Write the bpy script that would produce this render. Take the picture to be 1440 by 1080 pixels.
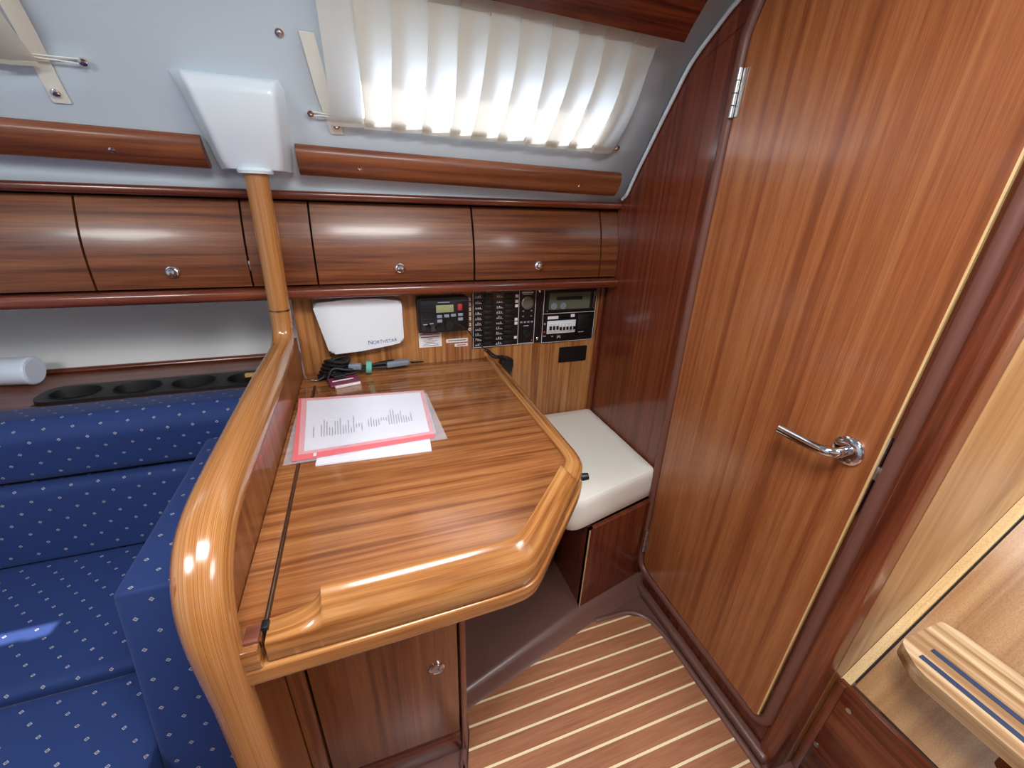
import bpy, bmesh, math, random
from mathutils import Vector, Matrix
random.seed(7)
for o in list(bpy.data.objects): bpy.data.objects.remove(o, do_unlink=True)
SC = bpy.context.scene
C = SC.collection
# ------------------------------------------------------------------ camera
CAM_H, FPX = 1.27, 580.0
def cam_axes(p, y, r):
    f = Vector((math.sin(y)*math.cos(p), math.cos(y)*math.cos(p), -math.sin(p)))
    rt = Vector((math.cos(y), -math.sin(y), 0)); dn = f.cross(rt)
    return math.cos(r)*rt + math.sin(r)*dn, -math.sin(r)*rt + math.cos(r)*dn, f
RT, DN, FW = cam_axes(math.radians(24.1), math.radians(20.05), math.radians(-2.1))
cd = bpy.data.cameras.new('camera'); cam = bpy.data.objects.new('camera', cd); C.objects.link(cam)
m = Matrix.Identity(4)
for i, v in enumerate((RT, -DN, -FW)):
    for k in range(3): m[k][i] = v[k]
m.translation = (0, 0, CAM_H); cam.matrix_world = m
cd.sensor_width = 36; cd.lens = FPX/1440*36; cd.clip_start = .02
SC.camera = cam
# ------------------------------------------------------------------ world, sun, exposure
w = bpy.data.worlds.new('world'); SC.world = w; w.use_nodes = True
bg = w.node_tree.nodes['Background']; bg.inputs[0].default_value = (.80, .88, 1, 1); bg.inputs[1].default_value = 4.0
sd = bpy.data.lights.new('sun', 'SUN'); sun = bpy.data.objects.new('sun', sd); C.objects.link(sun)
sd.energy = 12; sd.angle = .012; sd.color = (1, .95, .88)
sun.rotation_euler = Vector((-.03, -.27, -.96)).to_track_quat('-Z', 'Y').to_euler()
def area(name, loc, tgt, sx, sy, e, col=(1, .99, .97)):
    d = bpy.data.lights.new(name, 'AREA'); o = bpy.data.objects.new(name, d); C.objects.link(o)
    d.shape = 'RECTANGLE'; d.size = sx; d.size_y = sy; d.energy = e; d.color = col
    o.location = loc; o.rotation_euler = (Vector(tgt)-Vector(loc)).to_track_quat('-Z', 'Y').to_euler()
area('hatch_daylight', (.10, .10, 1.86), (.10, .20, 0), .48, .34, 14)
area('saloon_hatch_daylight', (-1.15, -.15, 1.86), (-.6, .1, .6), .42, .38, 12)
area('companionway_daylight', (1.28, -.42, 1.84), (.6, .6, .5), .6, .6, 13)
SC.view_settings.view_transform = 'Standard'; SC.view_settings.look = 'None'
SC.view_settings.exposure = 0.36; SC.view_settings.gamma = 1
SC.view_settings.use_curve_mapping = False
# ------------------------------------------------------------------ materials
def L(c):
    return tuple(((v/255)/12.92 if v/255 <= .04045 else ((v/255+.055)/1.055)**2.4) for v in c) + (1,)
def newmat(name):
    mt = bpy.data.materials.new(name); mt.use_nodes = True
    return mt, mt.node_tree.nodes, mt.node_tree.links, mt.node_tree.nodes['Principled BSDF']
def plain(name, rgb, rough=.5, metal=0, coat=0, bump=0, bscale=200, sub=0, var=0):
    mt, n, l, b = newmat(name)
    b.inputs['Base Color'].default_value = L(rgb); b.inputs['Roughness'].default_value = rough
    b.inputs['Metallic'].default_value = metal; b.inputs['Coat Weight'].default_value = coat
    if bump or var:
        tc = n.new('ShaderNodeTexCoord'); nz = n.new('ShaderNodeTexNoise'); nz.inputs['Scale'].default_value = bscale
        nz.inputs['Detail'].default_value = 3
        l.new(tc.outputs['Object'], nz.inputs['Vector'])
        if bump:
            bp = n.new('ShaderNodeBump'); bp.inputs['Strength'].default_value = bump; bp.inputs['Distance'].default_value = .002
            l.new(nz.outputs[0], bp.inputs['Height']); l.new(bp.outputs[0], b.inputs['Normal'])
        if var:
            nz2 = n.new('ShaderNodeTexNoise'); nz2.inputs['Scale'].default_value = 9; l.new(tc.outputs['Object'], nz2.inputs['Vector'])
            mx = n.new('ShaderNodeMix'); mx.data_type = 'RGBA'
            mx.inputs[6].default_value = L(tuple(v*(1-var) for v in rgb)); mx.inputs[7].default_value = L(tuple(min(255, v*(1+var)) for v in rgb))
            l.new(nz2.outputs[0], mx.inputs[0]); l.new(mx.outputs[2], b.inputs['Base Color'])
    return mt
def wood(name, dark, mid, light, axis='X', across=42, along=1.3, rough=.28, coat=.35, uv=False, free=None):
    """ribbon-figured veneer: long streaks along one axis, fine pores on top"""
    mt, n, l, b = newmat(name)
    tc = n.new('ShaderNodeTexCoord'); mp = n.new('ShaderNodeMapping'); mp2 = n.new('ShaderNodeMapping')
    src = tc.outputs['UV' if uv else 'Object']
    i = 'XYZ'.index(axis)
    s = [across]*3; s[i] = along; s = list(free) if free else s; s2 = [520]*3; s2[i] = 14
    mp.inputs['Scale'].default_value = s; mp2.inputs['Scale'].default_value = s2
    l.new(src, mp.inputs[0]); l.new(src, mp2.inputs[0])
    nz = n.new('ShaderNodeTexNoise'); nz.inputs['Scale'].default_value = 1; nz.inputs['Detail'].default_value = 3.5
    nz.inputs['Roughness'].default_value = .55; nz.inputs['Distortion'].default_value = .5
    l.new(mp.outputs[0], nz.inputs['Vector'])
    nf = n.new('ShaderNodeTexNoise'); nf.inputs['Scale'].default_value = 1; nf.inputs['Detail'].default_value = 2
    l.new(mp2.outputs[0], nf.inputs['Vector'])
    rp = n.new('ShaderNodeValToRGB'); e = rp.color_ramp.elements
    e[0].position = .33; e[0].color = L(dark); e[1].position = .66; e[1].color = L(light)
    em = e.new(.48); em.color = L(mid)
    l.new(nz.outputs[0], rp.inputs[0])
    mx = n.new('ShaderNodeMix'); mx.data_type = 'RGBA'; mx.blend_type = 'MULTIPLY'; mx.inputs[0].default_value = .55
    r2 = n.new('ShaderNodeValToRGB'); r2.color_ramp.elements[0].position = .35; r2.color_ramp.elements[0].color = (.62, .58, .55, 1)
    r2.color_ramp.elements[1].position = .6; r2.color_ramp.elements[1].color = (1, 1, 1, 1)
    l.new(nf.outputs[0], r2.inputs[0]); l.new(rp.outputs[0], mx.inputs[6]); l.new(r2.outputs[0], mx.inputs[7])
    l.new(mx.outputs[2], b.inputs['Base Color'])
    bp = n.new('ShaderNodeBump'); bp.inputs['Strength'].default_value = .05; bp.inputs['Distance'].default_value = .001
    l.new(nf.outputs[0], bp.inputs['Height']); l.new(bp.outputs[0], b.inputs['Normal'])
    b.inputs['Roughness'].default_value = rough; b.inputs['Coat Weight'].default_value = coat; b.inputs['Coat Roughness'].default_value = .12
    return mt
M = {}
M['table'] = wood('table_veneer', (116, 66, 35), (149, 93, 52), (171, 115, 68), 'X', 72, 2.2, .2, .5)
M['locker'] = wood('locker_veneer', (80, 39, 19), (108, 57, 28), (130, 77, 42), 'X', 74, 2.0, .32, .22)
M['board'] = wood('instrument_board_veneer', (128, 76, 38), (166, 108, 58), (190, 134, 80), 'Z', 85, 1.4, .35, .2)
M['bulk'] = wood('bulkhead_veneer', (90, 38, 22), (107, 48, 28), (122, 61, 38), 'Z', 55, .9, .24, .5)
M['door'] = wood('door_veneer', (130, 71, 39), (152, 88, 49), (167, 105, 63), 'Z', 50, .6, .3, .35)
M['cab'] = wood('cabinet_veneer', (112, 63, 35), (136, 80, 44), (154, 97, 56), 'Z', 60, 1.2, .3, .3)
M['dark'] = wood('dark_mahogany', (74, 30, 18), (100, 44, 26), (124, 62, 36), 'X', 60, 2, .25, .4)
M['darkz'] = wood('dark_mahogany_upright', (84, 38, 22), (112, 54, 32), (132, 70, 42), 'Z', 50, 2, .25, .4)
M['rail'] = wood('rail_wood', (120, 70, 34), (154, 98, 52), (184, 130, 78), 'X', 60, 2.2, .22, .5)
M['grab'] = wood('grab_rail_wood', (94, 48, 25), (120, 64, 34), (142, 83, 47), 'X', 50, 2, .4, .15)
M['railuv'] = wood('rail_wood_swept', (126, 75, 36), (162, 106, 56), (190, 138, 84), 'X', 60, 2.2, .22, .5, uv=True)
M['shelf'] = wood('shelf_wood', (84, 42, 30), (110, 62, 46), (128, 78, 58), 'X', 50, 2, .35, .2)
M['panel'] = wood('companionway_ply', (150, 102, 58), (172, 126, 78), (186, 144, 96), 'Z', 30, .9, .3, .3, free=(1, 30, 1))
M['wallply'] = wood('companionway_wall_ply', (150, 102, 58), (172, 126, 78), (186, 144, 96), 'Z', 30, .9, .3, .3)
M['darky'] = wood('dark_mahogany_athwart', (84, 36, 22), (108, 52, 32), (128, 68, 44), 'Y', 50, 2, .25, .4)
M['edge'] = wood('light_edging', (206, 166, 108), (222, 186, 130), (232, 200, 148), 'Z', 60, 4, .4, .1, free=(3, 60, 3))
M['tread'] = wood('laminated_tread', (118, 86, 56), (160, 124, 88), (206, 180, 144), 'Y', 42, 1.2, .3, .3)
M['teak'] = wood('sole_teak', (148, 95, 65), (158, 103, 71), (166, 111, 79), 'X', 90, 4, .45, .05)
M['holly'] = plain('holly_strip', (226, 208, 168), .5)
M['grp'] = plain('white_gelcoat', (206, 216, 224), .32, coat=.2)
M['liner'] = plain('headliner', (192, 207, 218), .55, bump=.04, bscale=60)
M['hull'] = plain('hull_liner', (226, 228, 228), .45)
M['brown'] = plain('brown_gelcoat', (104, 70, 61), .42, coat=.15, bump=.03, bscale=300)
M['gasket'] = plain('brown_gasket', (108, 67, 56), .45, bump=.05, bscale=300)
M['black'] = plain('black_plastic', (22, 23, 26), .4)
M['rubber'] = plain('black_rubber', (14, 14, 16), .55)
M['gap'] = plain('shadow_gap', (26, 14, 10), .8)
M['chrome'] = plain('chrome', (225, 225, 228), .08, metal=1)
M['steel'] = plain('brushed_steel', (190, 190, 190), .3, metal=1)
M['brass'] = plain('hinge_rod', (150, 130, 110), .3, metal=1)
M['vinyl'] = plain('cream_vinyl', (240, 238, 228), .45, bump=.06, bscale=400, var=.02)
M['plastic'] = plain('white_plastic', (224, 230, 236), .35)
M['label'] = plain('white_label', (232, 228, 226), .6)
M['red'] = plain('red_print', (170, 48, 52), .6)
M['ink'] = plain('ink', (80, 80, 92), .7)
M['print'] = plain('grey_print', (138, 138, 156), .7)
M['blueink'] = plain('blue_ink', (70, 84, 140), .7)
M['lcd'] = plain('lcd', (150, 158, 116), .25)
M['panelblk'] = plain('panel_black', (14, 15, 20), .32, coat=.2)
M['line'] = plain('panel_line', (214, 214, 214), .5)
M['key'] = plain('grey_key', (136, 150, 166), .5)
M['grey'] = plain('grey_adapter', (120, 130, 142), .5)
M['green'] = plain('green_band', (96, 168, 156), .6)
M['maroon'] = plain('maroon_card', (112, 36, 66), .4)
M['paper'] = plain('paper', (232, 232, 240), .5)
M['pink'] = plain('pink_folder', (232, 116, 122), .35)
M['strapm'] = plain('strap_fabric', (224, 224, 214), .7, bump=.1, bscale=500)
M['stripe'] = plain('navy_stripe', (30, 46, 78), .6)
M['orange'] = plain('wood_offcut', (196, 150, 84), .6)
M['cup'] = plain('translucent_white_plastic', (214, 224, 240), .3)
mt, n, l, b = newmat('clear_sleeve'); M['clear'] = mt
b.inputs['Base Color'].default_value = (.9, .92, 1, 1); b.inputs['Roughness'].default_value = .05; b.inputs['Alpha'].default_value = .2
mt, n, l, b = newmat('window_acrylic'); M['glass'] = mt
n.remove(b); tr = n.new('ShaderNodeBsdfTransparent'); tr.inputs[0].default_value = (.86, .9, .96, 1)
gl = n.new('ShaderNodeBsdfGlossy'); gl.inputs['Roughness'].default_value = .03; ms = n.new('ShaderNodeMixShader'); ms.inputs[0].default_value = .06
l.new(tr.outputs[0], ms.inputs[1]); l.new(gl.outputs[0], ms.inputs[2]); l.new(ms.outputs[0], n['Material Output'].inputs[0])
mt, n, l, b = newmat('smoked_window'); M['smoke'] = mt
b.inputs['Base Color'].default_value = L((96, 98, 84)); b.inputs['Roughness'].default_value = .12
mt, n, l, b = newmat('curtain_cloth'); M['curtain'] = mt
n.remove(b); df = n.new('ShaderNodeBsdfDiffuse'); df.inputs[0].default_value = L((226, 224, 214))
tl = n.new('ShaderNodeBsdfTranslucent'); tl.inputs[0].default_value = L((236, 232, 226)); ms = n.new('ShaderNodeMixShader'); ms.inputs[0].default_value = .6
l.new(df.outputs[0], ms.inputs[1]); l.new(tl.outputs[0], ms.inputs[2]); l.new(ms.outputs[0], n['Material Output'].inputs[0])
def fabric():
    mt, n, l, b = newmat('blue_fabric'); M['fabric'] = mt
    uv = n.new('ShaderNodeTexCoord'); sp = n.new('ShaderNodeSeparateXYZ'); l.new(uv.outputs['UV'], sp.inputs[0])
    def mth(op, a, c=None):
        q = n.new('ShaderNodeMath'); q.operation = op
        for i, v in enumerate((a, c)):
            if v is None: continue
            if isinstance(v, (int, float)): q.inputs[i].default_value = v
            else: l.new(v, q.inputs[i])
        return q.outputs[0]
    PX, PY = .052, .057
    def cell(ox, oy):   # |u|+|v| distance to the lattice point, metres
        u = mth('MULTIPLY', mth('ABSOLUTE', mth('SUBTRACT', mth('FRACT', mth('ADD', mth('DIVIDE', sp.outputs[0], PX), ox)), .5)), PX)
        v = mth('MULTIPLY', mth('ABSOLUTE', mth('SUBTRACT', mth('FRACT', mth('ADD', mth('DIVIDE', sp.outputs[1], PY), oy)), .5)), PY)
        return mth('ADD', mth('MULTIPLY', u, .9), v)
    d = mth('MINIMUM', cell(0, 0), cell(.5, .5))
    ring = mth('LESS_THAN', mth('ABSOLUTE', mth('SUBTRACT', d, .0027)), .0009)
    dot = mth('LESS_THAN', d, .0006)
    k = mth('MAXIMUM', ring, dot)
    wv = n.new('ShaderNodeTexNoise'); wv.inputs['Scale'].default_value = 900; l.new(uv.outputs['UV'], wv.inputs['Vector'])
    mx = n.new('ShaderNodeMix'); mx.data_type = 'RGBA'; mx.inputs[6].default_value = L((14, 42, 96)); mx.inputs[7].default_value = L((150, 146, 150))
    l.new(k, mx.inputs[0]); l.new(mx.outputs[2], b.inputs['Base Color'])
    bp = n.new('ShaderNodeBump'); bp.inputs['Strength'].default_value = .15; bp.inputs['Distance'].default_value = .001
    l.new(wv.outputs[0], bp.inputs['Height']); l.new(bp.outputs[0], b.inputs['Normal'])
    b.inputs['Roughness'].default_value = .8; b.inputs['Sheen Weight'].default_value = .08; b.inputs['Sheen Roughness'].default_value = .4
fabric()
# ------------------------------------------------------------------ helpers
THINGS = []
def prep(o, parent):
    C.objects.link(o)
    if parent is not None: o.parent = parent
    return o
def thing(name, label, cat, group=None, kind=None):
    o = bpy.data.objects.new(name, None); C.objects.link(o); o.empty_display_size = .03
    if kind: o['kind'] = kind
    else:
        o['label'] = label; o['category'] = cat
        if group: o['group'] = group
    THINGS.append(o); return o
def tag(o, label, cat, group=None):
    o['label'] = label; o['category'] = cat
    if group: o['group'] = group
    return o
def struct(o): o['kind'] = 'structure'; return o
def mesh(name, vs, fs, mat, parent=None, uvs=None, smooth=40, loc=None):
    me = bpy.data.meshes.new(name); me.from_pydata([tuple(v) for v in vs], [], fs)
    if uvs is not None:
        ul = me.uv_layers.new(name='UVMap')
        for p in me.polygons:
            for li in p.loop_indices: ul.data[li].uv = uvs[me.loops[li].vertex_index]
    me.materials.append(mat if not isinstance(mat, str) else M[mat])
    bm = bmesh.new(); bm.from_mesh(me); bmesh.ops.recalc_face_normals(bm, faces=bm.faces); bm.to_mesh(me); bm.free()
    if smooth:
        for p in me.polygons: p.use_smooth = True
        me.set_sharp_from_angle(angle=math.radians(smooth))
    o = bpy.data.objects.new(name, me)
    if loc: o.location = loc
    return prep(o, parent)
def from_bm(name, bm, mat, parent=None, smooth=40, loc=None):
    bmesh.ops.recalc_face_normals(bm, faces=bm.faces)
    me = bpy.data.meshes.new(name); bm.to_mesh(me); bm.free()
    me.materials.append(M[mat] if isinstance(mat, str) else mat)
    if smooth:
        for p in me.polygons: p.use_smooth = True
        me.set_sharp_from_angle(angle=math.radians(smooth))
    o = bpy.data.objects.new(name, me)
    if loc: o.location = loc
    return prep(o, parent)
def bm_box(bm, lo, hi):
    lo, hi = Vector(lo), Vector(hi)
    vs = [bm.verts.new((x, y, z)) for x in (lo.x, hi.x) for y in (lo.y, hi.y) for z in (lo.z, hi.z)]
    for f in ((0, 1, 3, 2), (4, 6, 7, 5), (0, 4, 5, 1), (2, 3, 7, 6), (0, 2, 6, 4), (1, 5, 7, 3)): bm.faces.new([vs[i] for i in f])
def bev(bm, w, seg=2):
    if w: bmesh.ops.bevel(bm, geom=list(bm.edges), offset=w, segments=seg, profile=.5, affect='EDGES', clamp_overlap=True)
def box(name, lo, hi, mat, parent=None, b=0, seg=2, rot=None, piv=None):
    bm = bmesh.new(); bm_box(bm, lo, hi); bev(bm, b, seg)
    if rot:
        pv = Vector(piv) if piv else (Vector(lo)+Vector(hi))/2
        bmesh.ops.transform(bm, matrix=Matrix.Translation(pv) @ rot.to_4x4() @ Matrix.Translation(-pv), verts=bm.verts)
    return from_bm(name, bm, mat, parent, 35)
def prism(name, poly, axis, a, c, mat, parent=None, b=0, seg=2, smooth=35):
    """polygon in the two other axes (in XYZ order), extruded along axis from a to c"""
    bm = bmesh.new()
    def pt(p, t):
        v = list(p); v.insert('XYZ'.index(axis), t); return v
    A = [bm.verts.new(pt(p, a)) for p in poly]; B = [bm.verts.new(pt(p, c)) for p in poly]
    bm.faces.new(A); bm.faces.new(B[::-1])
    for i in range(len(poly)): bm.faces.new((A[i], B[i], B[(i+1) % len(poly)], A[(i+1) % len(poly)]))
    if b:
        caps = [e for e in bm.edges if all(v in A for v in e.verts) or all(v in B for v in e.verts)]
        bmesh.ops.bevel(bm, geom=caps, offset=b, segments=seg, profile=.5, affect='EDGES', clamp_overlap=True)
    return from_bm(name, bm, mat, parent, smooth)
def rounded(poly, rads, n=6):
    """round the corners of a 2D polygon"""
    out = []; N = len(poly)
    for i in range(N):
        p = Vector(poly[i]); r = rads[i] if isinstance(rads, (list, tuple)) else rads
        if r <= 0: out.append(tuple(p)); continue
        a = (Vector(poly[i-1])-p); c = (Vector(poly[(i+1) % N])-p); la, lc = a.length, c.length; a.normalize(); c.normalize()
        d = min(r/max(math.tan(a.angle(c)/2), .05), la*.49, lc*.49)
        p0, p1 = p+a*d, p+c*d
        for k in range(n+1):
            t = k/n; out.append(tuple((1-t)**2*p0+2*t*(1-t)*p+t*t*p1))
    return out
def sweep(name, path, prof, mat, parent=None, up=Vector((0, 0, 1)), closed=False, cap=True, smooth=50):
    """sweep a 2D profile (list of (side, up)) along a 3D path; UV = (length, girth)"""
    P = [Vector(p) for p in path]; vs = []; uv = []; N = len(P); n0 = len(prof); prof = list(prof)+[prof[0]]; K = n0+1
    g = [0]
    for i in range(n0): g.append(g[-1]+(Vector(prof[i+1])-Vector(prof[i])).length)
    s = 0; side_prev = None
    for i, p in enumerate(P):
        if closed: t = P[(i+1) % N]-P[i-1]
        else: t = P[min(i+1, N-1)]-P[max(i-1, 0)]
        t.normalize()
        if side_prev is None:
            sd_ = t.cross(up)
            if sd_.length < .05: sd_ = t.cross(Vector((1, 0, 0)))
        else: sd_ = side_prev - t*side_prev.dot(t)
        sd_.normalize(); side_prev = sd_; u = sd_.cross(t)
        if i: s += (p-P[i-1]).length
        for k, (a, c) in enumerate(prof): vs.append(p+sd_*a+u*c); uv.append((s, g[k]))
    fs = []
    for i in range(N if closed else N-1):
        for k in range(n0):
            i2 = (i+1) % N; fs.append((i*K+k, i*K+k+1, i2*K+k+1, i2*K+k))
    if cap and not closed: fs += [tuple(range(n0))[::-1], tuple((N-1)*K+k for k in range(n0))]
    return mesh(name, vs, fs, mat, parent, uv, smooth)
def circ(r, n=12, r2=None): return [(r*math.cos(2*math.pi*k/n), (r2 or r)*math.sin(2*math.pi*k/n)) for k in range(n)]
def tube(name, path, r, mat, parent=None, n=10): return sweep(name, path, circ(r, n), mat, parent)
def smoothpath(pts, n=8):
    """Catmull-Rom"""
    P = [Vector(p) for p in pts]; P = [2*P[0]-P[1]]+P+[2*P[-1]-P[-2]]; out = []
    for i in range(1, len(P)-2):
        for k in range(n):
            t = k/n; a, b_, c, d = P[i-1:i+3]
            out.append(.5*((2*b_)+(-a+c)*t+(2*a-5*b_+4*c-d)*t*t+(-a+3*b_-3*c+d)*t**3))
    return out+[P[-2]]
def lathe(name, prof, mat, parent=None, n=20, at=(0, 0, 0), axis=(0, 0, 1)):
    """prof: (radius, height) along axis"""
    q = Vector(axis).to_track_quat('Z', 'Y'); vs = []; fs = []; K = len(prof)
    for r, h in prof:
        for k in range(n):
            a = 2*math.pi*k/n; vs.append(q @ Vector((r*math.cos(a), r*math.sin(a), h)))
    for i in range(K-1):
        for k in range(n): fs.append((i*n+k, i*n+(k+1) % n, (i+1)*n+(k+1) % n, (i+1)*n+k))
    fs += [tuple(range(n)), tuple((K-1)*n+k for k in range(n))]
    return mesh(name, vs, fs, mat, parent, None, 40, at)
def text(name, s, size, mat, parent, origin, xdir, ydir, depth=.0004):
    cu = bpy.data.curves.new(name, 'FONT'); cu.body = s; cu.size = size; cu.extrude = depth
    ob = bpy.data.objects.new(name, cu); C.objects.link(ob)
    dg = bpy.context.evaluated_depsgraph_get(); me = bpy.data.meshes.new_from_object(ob.evaluated_get(dg))
    bpy.data.objects.remove(ob, do_unlink=True)
    xd, yd = Vector(xdir).normalized(), Vector(ydir).normalized(); zd = xd.cross(yd)
    R = Matrix((xd, yd, zd)).transposed().to_4x4(); R.translation = Vector(origin); me.transform(R)
    me.materials.clear(); me.materials.append(M[mat])
    return prep(bpy.data.objects.new(name, me), parent)
def ray(px, py): return RT*((px-720)/FPX)+DN*((py-540)/FPX)+FW
def P(px, py, ax, val):
    """where the sight line of a photo pixel meets the plane axis = val"""
    d = ray(px, py); o = Vector((0, 0, CAM_H)); return o+d*((val-o[ax])/d[ax])
# ------------------------------------------------------------------ cabin side, deckhead, bulkhead
XB = .835                                   # face of the aft bulkhead
def ZS(x): return .02*(.8-x)                # gentle sheer: everything on the cabin side rises forward
PROF = [(1.300, 1.258), (1.300, 1.264), (1.285, 1.285), (1.263, 1.300), (1.240, 1.337), (1.217, 1.373), (1.186, 1.417), (1.143, 1.480), (1.105, 1.533), (1.075, 1.576), (1.044, 1.609), (.99, 1.648), (.93, 1.685), (.80, 1.742), (.60, 1.795), (.40, 1.825), (.30, 1.835)]
def prof_y(z):
    for (y0, z0), (y1, z1) in zip(PROF, PROF[1:]):
        if z0 <= z <= z1: return y0+(y1-y0)*(z-z0)/(z1-z0)
    return PROF[-1][0]
def on_liner(x, z, off=0):
    """point on the cabin side; z is the height at the bulkhead, off = distance into the cabin"""
    y = prof_y(z); d = .01; ty = prof_y(z+d)-prof_y(z-d); tz = 2*d; ln = math.hypot(ty, tz)
    return Vector((x, y-off*tz/ln, z+off*ty/ln+ZS(x)))
WIN = [(.03, .655), (-1.45, -.66)]          # x spans of the two windows, heights 1.417 .. 1.533
WZ0, WZ1 = 6, 8                             # profile indices of the window sill and head
def build_liner():
    xs = sorted([-1.7, -1.1, -.4, -.1, .3, .5, XB]+[v for s in WIN for v in s])
    vs = []; fs = []; K = len(PROF)
    for x in xs:
        for q, (y, z) in enumerate(PROF): vs.append((x, y, z+ZS(x)*(q > 0)))
    for i in range(len(xs)-1):
        hole = any(a-1e-6 <= xs[i] and xs[i+1] <= c+1e-6 for a, c in WIN)
        for k in range(K-1):
            if hole and WZ0 <= k < WZ1: continue
            fs.append((i*K+k, (i+1)*K+k, (i+1)*K+k+1, i*K+k+1))
    o = mesh('wall_cabin_side', vs, fs, 'liner', None, None, 60)
    for p in o.data.polygons:               # face normals towards the cabin
        pass
    md = o.modifiers.new('thickness', 'SOLIDIFY'); md.thickness = .02; md.offset = -1 if o.data.polygons[0].normal.y < 0 else 1
    return struct(o)
build_liner()
# bead where the liner meets the bulkhead
tube('trim_1', smoothpath([(XB-.007, y-.005, z-.003) for y, z in PROF[2:]], 6), .0055, 'grp', None, 12); struct(bpy.data.objects['trim_1'])
# deckhead with an open hatch above the walkway
def build_ceiling():
    z0, z1 = 1.845, 1.875
    bm = bmesh.new()
    for lo, hi in (((-1.7, .04, z0), (-.15, .32, z1)), ((-1.7, -.34, z0), (-1.36, .04, z1)), ((-.94, -.34, z0), (-.15, .04, z1)), ((-.15, -.34, z0), (XB+.02, -.08, z1)), ((.35, -.08, z0), (XB+.02, .32, z1)), ((-1.7, -1.3, z0), (XB+.02, -.34, z1)), ((-.15, .27, z0), (.35, .32, z1))): bm_box(bm, lo, hi)
    return struct(from_bm('ceiling', bm, 'liner'))
build_ceiling()
def rest_of_cabin():
    bm = bmesh.new(); z0, z1 = 1.845, 1.875      # deckhead over the companionway, with its open hatch
    for lo, hi in (((XB+.02, -1.3, z0), (.95, .30, z1)), ((1.62, -1.3, z0), (2.14, .30, z1)), ((.95, -.08, z0), (1.62, .30, z1)), ((.95, -1.3, z0), (1.62, -.76, z1))): bm_box(bm, lo, hi)
    struct(from_bm('ceiling', bm, 'liner'))
    struct(box('wall_port', (-1.75, -1.34, .95), (2.14, -1.3, 1.875), 'liner')); struct(box('wall_port', (-1.75, -1.34, 0), (2.14, -1.3, .95), 'cab'))
    struct(box('wall_forward', (-1.75, -1.3, 0), (-1.70, 1.57, 1.875), 'liner')); struct(box('wall_aft', (2.10, -1.3, 0), (2.14, .285, 1.845), 'liner'))
rest_of_cabin()
for i, (a, c) in enumerate(WIN):
    t = thing('window_%d' % (i+1), None, None, kind='structure')
    z0, z1 = PROF[WZ0][1], PROF[WZ1][1]
    q = [on_liner(x, z, -.012) for x, z in ((a, z0), (c, z0), (c, z1), (a, z1))]
    nrm = (q[1]-q[0]).cross(q[3]-q[0]).normalized()
    mesh('pane', [v+nrm*s for s in (-.003, .003) for v in q], [(0, 1, 2, 3), (7, 6, 5, 4), (0, 4, 5, 1), (1, 5, 6, 2), (2, 6, 7, 3), (3, 7, 4, 0)], 'glass', t, None, 0)
    ring = [on_liner(x, z, .000) for x, z in ((a+.002, z0+.002), (c-.002, z0+.002), (c-.002, z1-.002), (a+.002, z1-.002))]
    pth = []
    for k in range(4):
        for j in range(8): pth.append(ring[k].lerp(ring[(k+1) % 4], j/8))
    sweep('window_frame', pth, [(-.006, -.004), (.006, -.004), (.006, .004), (-.006, .004)], 'grp', t, closed=True, up=nrm)
# hull side: white lining behind the settee shelf, instrument board behind the chart table
struct(box('wall_hull', (-1.7, 1.55, .0), (XB+.02, 1.57, 1.31), 'hull'))
struct(box('wall_side_deck', (-1.7, 1.312, 1.290), (XB+.02, 1.55, 1.310), 'hull'))
struct(box('wall_locker_back', (-1.7, 1.535, 1.02), (XB, 1.549, 1.29), 'gap'))
ib = box('wall_instrument', (-.205, 1.335, .0), (XB, 1.352, 1.02), 'board'); struct(ib)
struct(box('trim_2', (.818, 1.318, .03), (.834, 1.335, 1.0), 'darkz', None, .004))
# bulkhead with a curved top
bp_ = [(y, z) for y, z in [(1.565, 0), (1.565, 1.30), (1.312, 1.295)]+PROF[2:]+[(.312, 1.84), (.312, 0)]]
wb = prism('wall_bulkhead', bp_, 'X', XB, XB+.018, 'bulk'); struct(wb)
# rounded end post of the bulkhead, and the companionway side wall beyond it
struct(prism('trim_3', rounded([(XB+.03, .334), (XB-.004, .334), (XB-.016, .318), (XB-.016, .286), (XB+.03, .286)], [0, .006, .01, .016, 0]), 'Z', 0.0, 1.84, 'darkz'))
struct(box('wall_companionway', (XB+.03, .285, 0), (2.1, .303, 1.84), 'wallply'))
# ------------------------------------------------------------------ floor
fl = thing('floor', None, None, kind='structure')
LIP_T = [(.118, .655), (.145, .672), (.35, .738), (.56, .806), (.80, .868), (.835, .872)]   # top edge of the foot platform
LIP_B = [(.112, .636), (.140, .650), (.35, .706), (.595, .772), (.80, .815), (.835, .82)]
def build_moulding():
    vs = []; fs = []
    for (xt, yt), (xb, yb) in zip(LIP_T, LIP_B):
        base = len(vs)
        vs += [(xt, 1.335, .048), (xt, yt+.012, .048), (xt, yt, .044), ((xt+xb)/2, (yt*.6+yb*.4), .032), (xb, yb+.004, .010), (xb, yb-.006, .004)]
        if base:
            for k in range(5): fs.append((base-6+k, base+k, base+k+1, base-6+k+1))
    vs2 = len(vs)
    vs += [(-1.7, -1.3, 0.0), (XB+.9, -1.3, 0.0), (XB+.9, 1.335, 0.0), (-1.7, 1.335, 0.0)]
    fs.append((vs2, vs2+1, vs2+2, vs2+3))
    return mesh('moulding', vs, fs, 'brown', fl, None, 50)
build_moulding()
box('riser', (.125, .985, .048), (.556, 1.33, .17), 'brown', fl, .02, 3)
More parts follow.
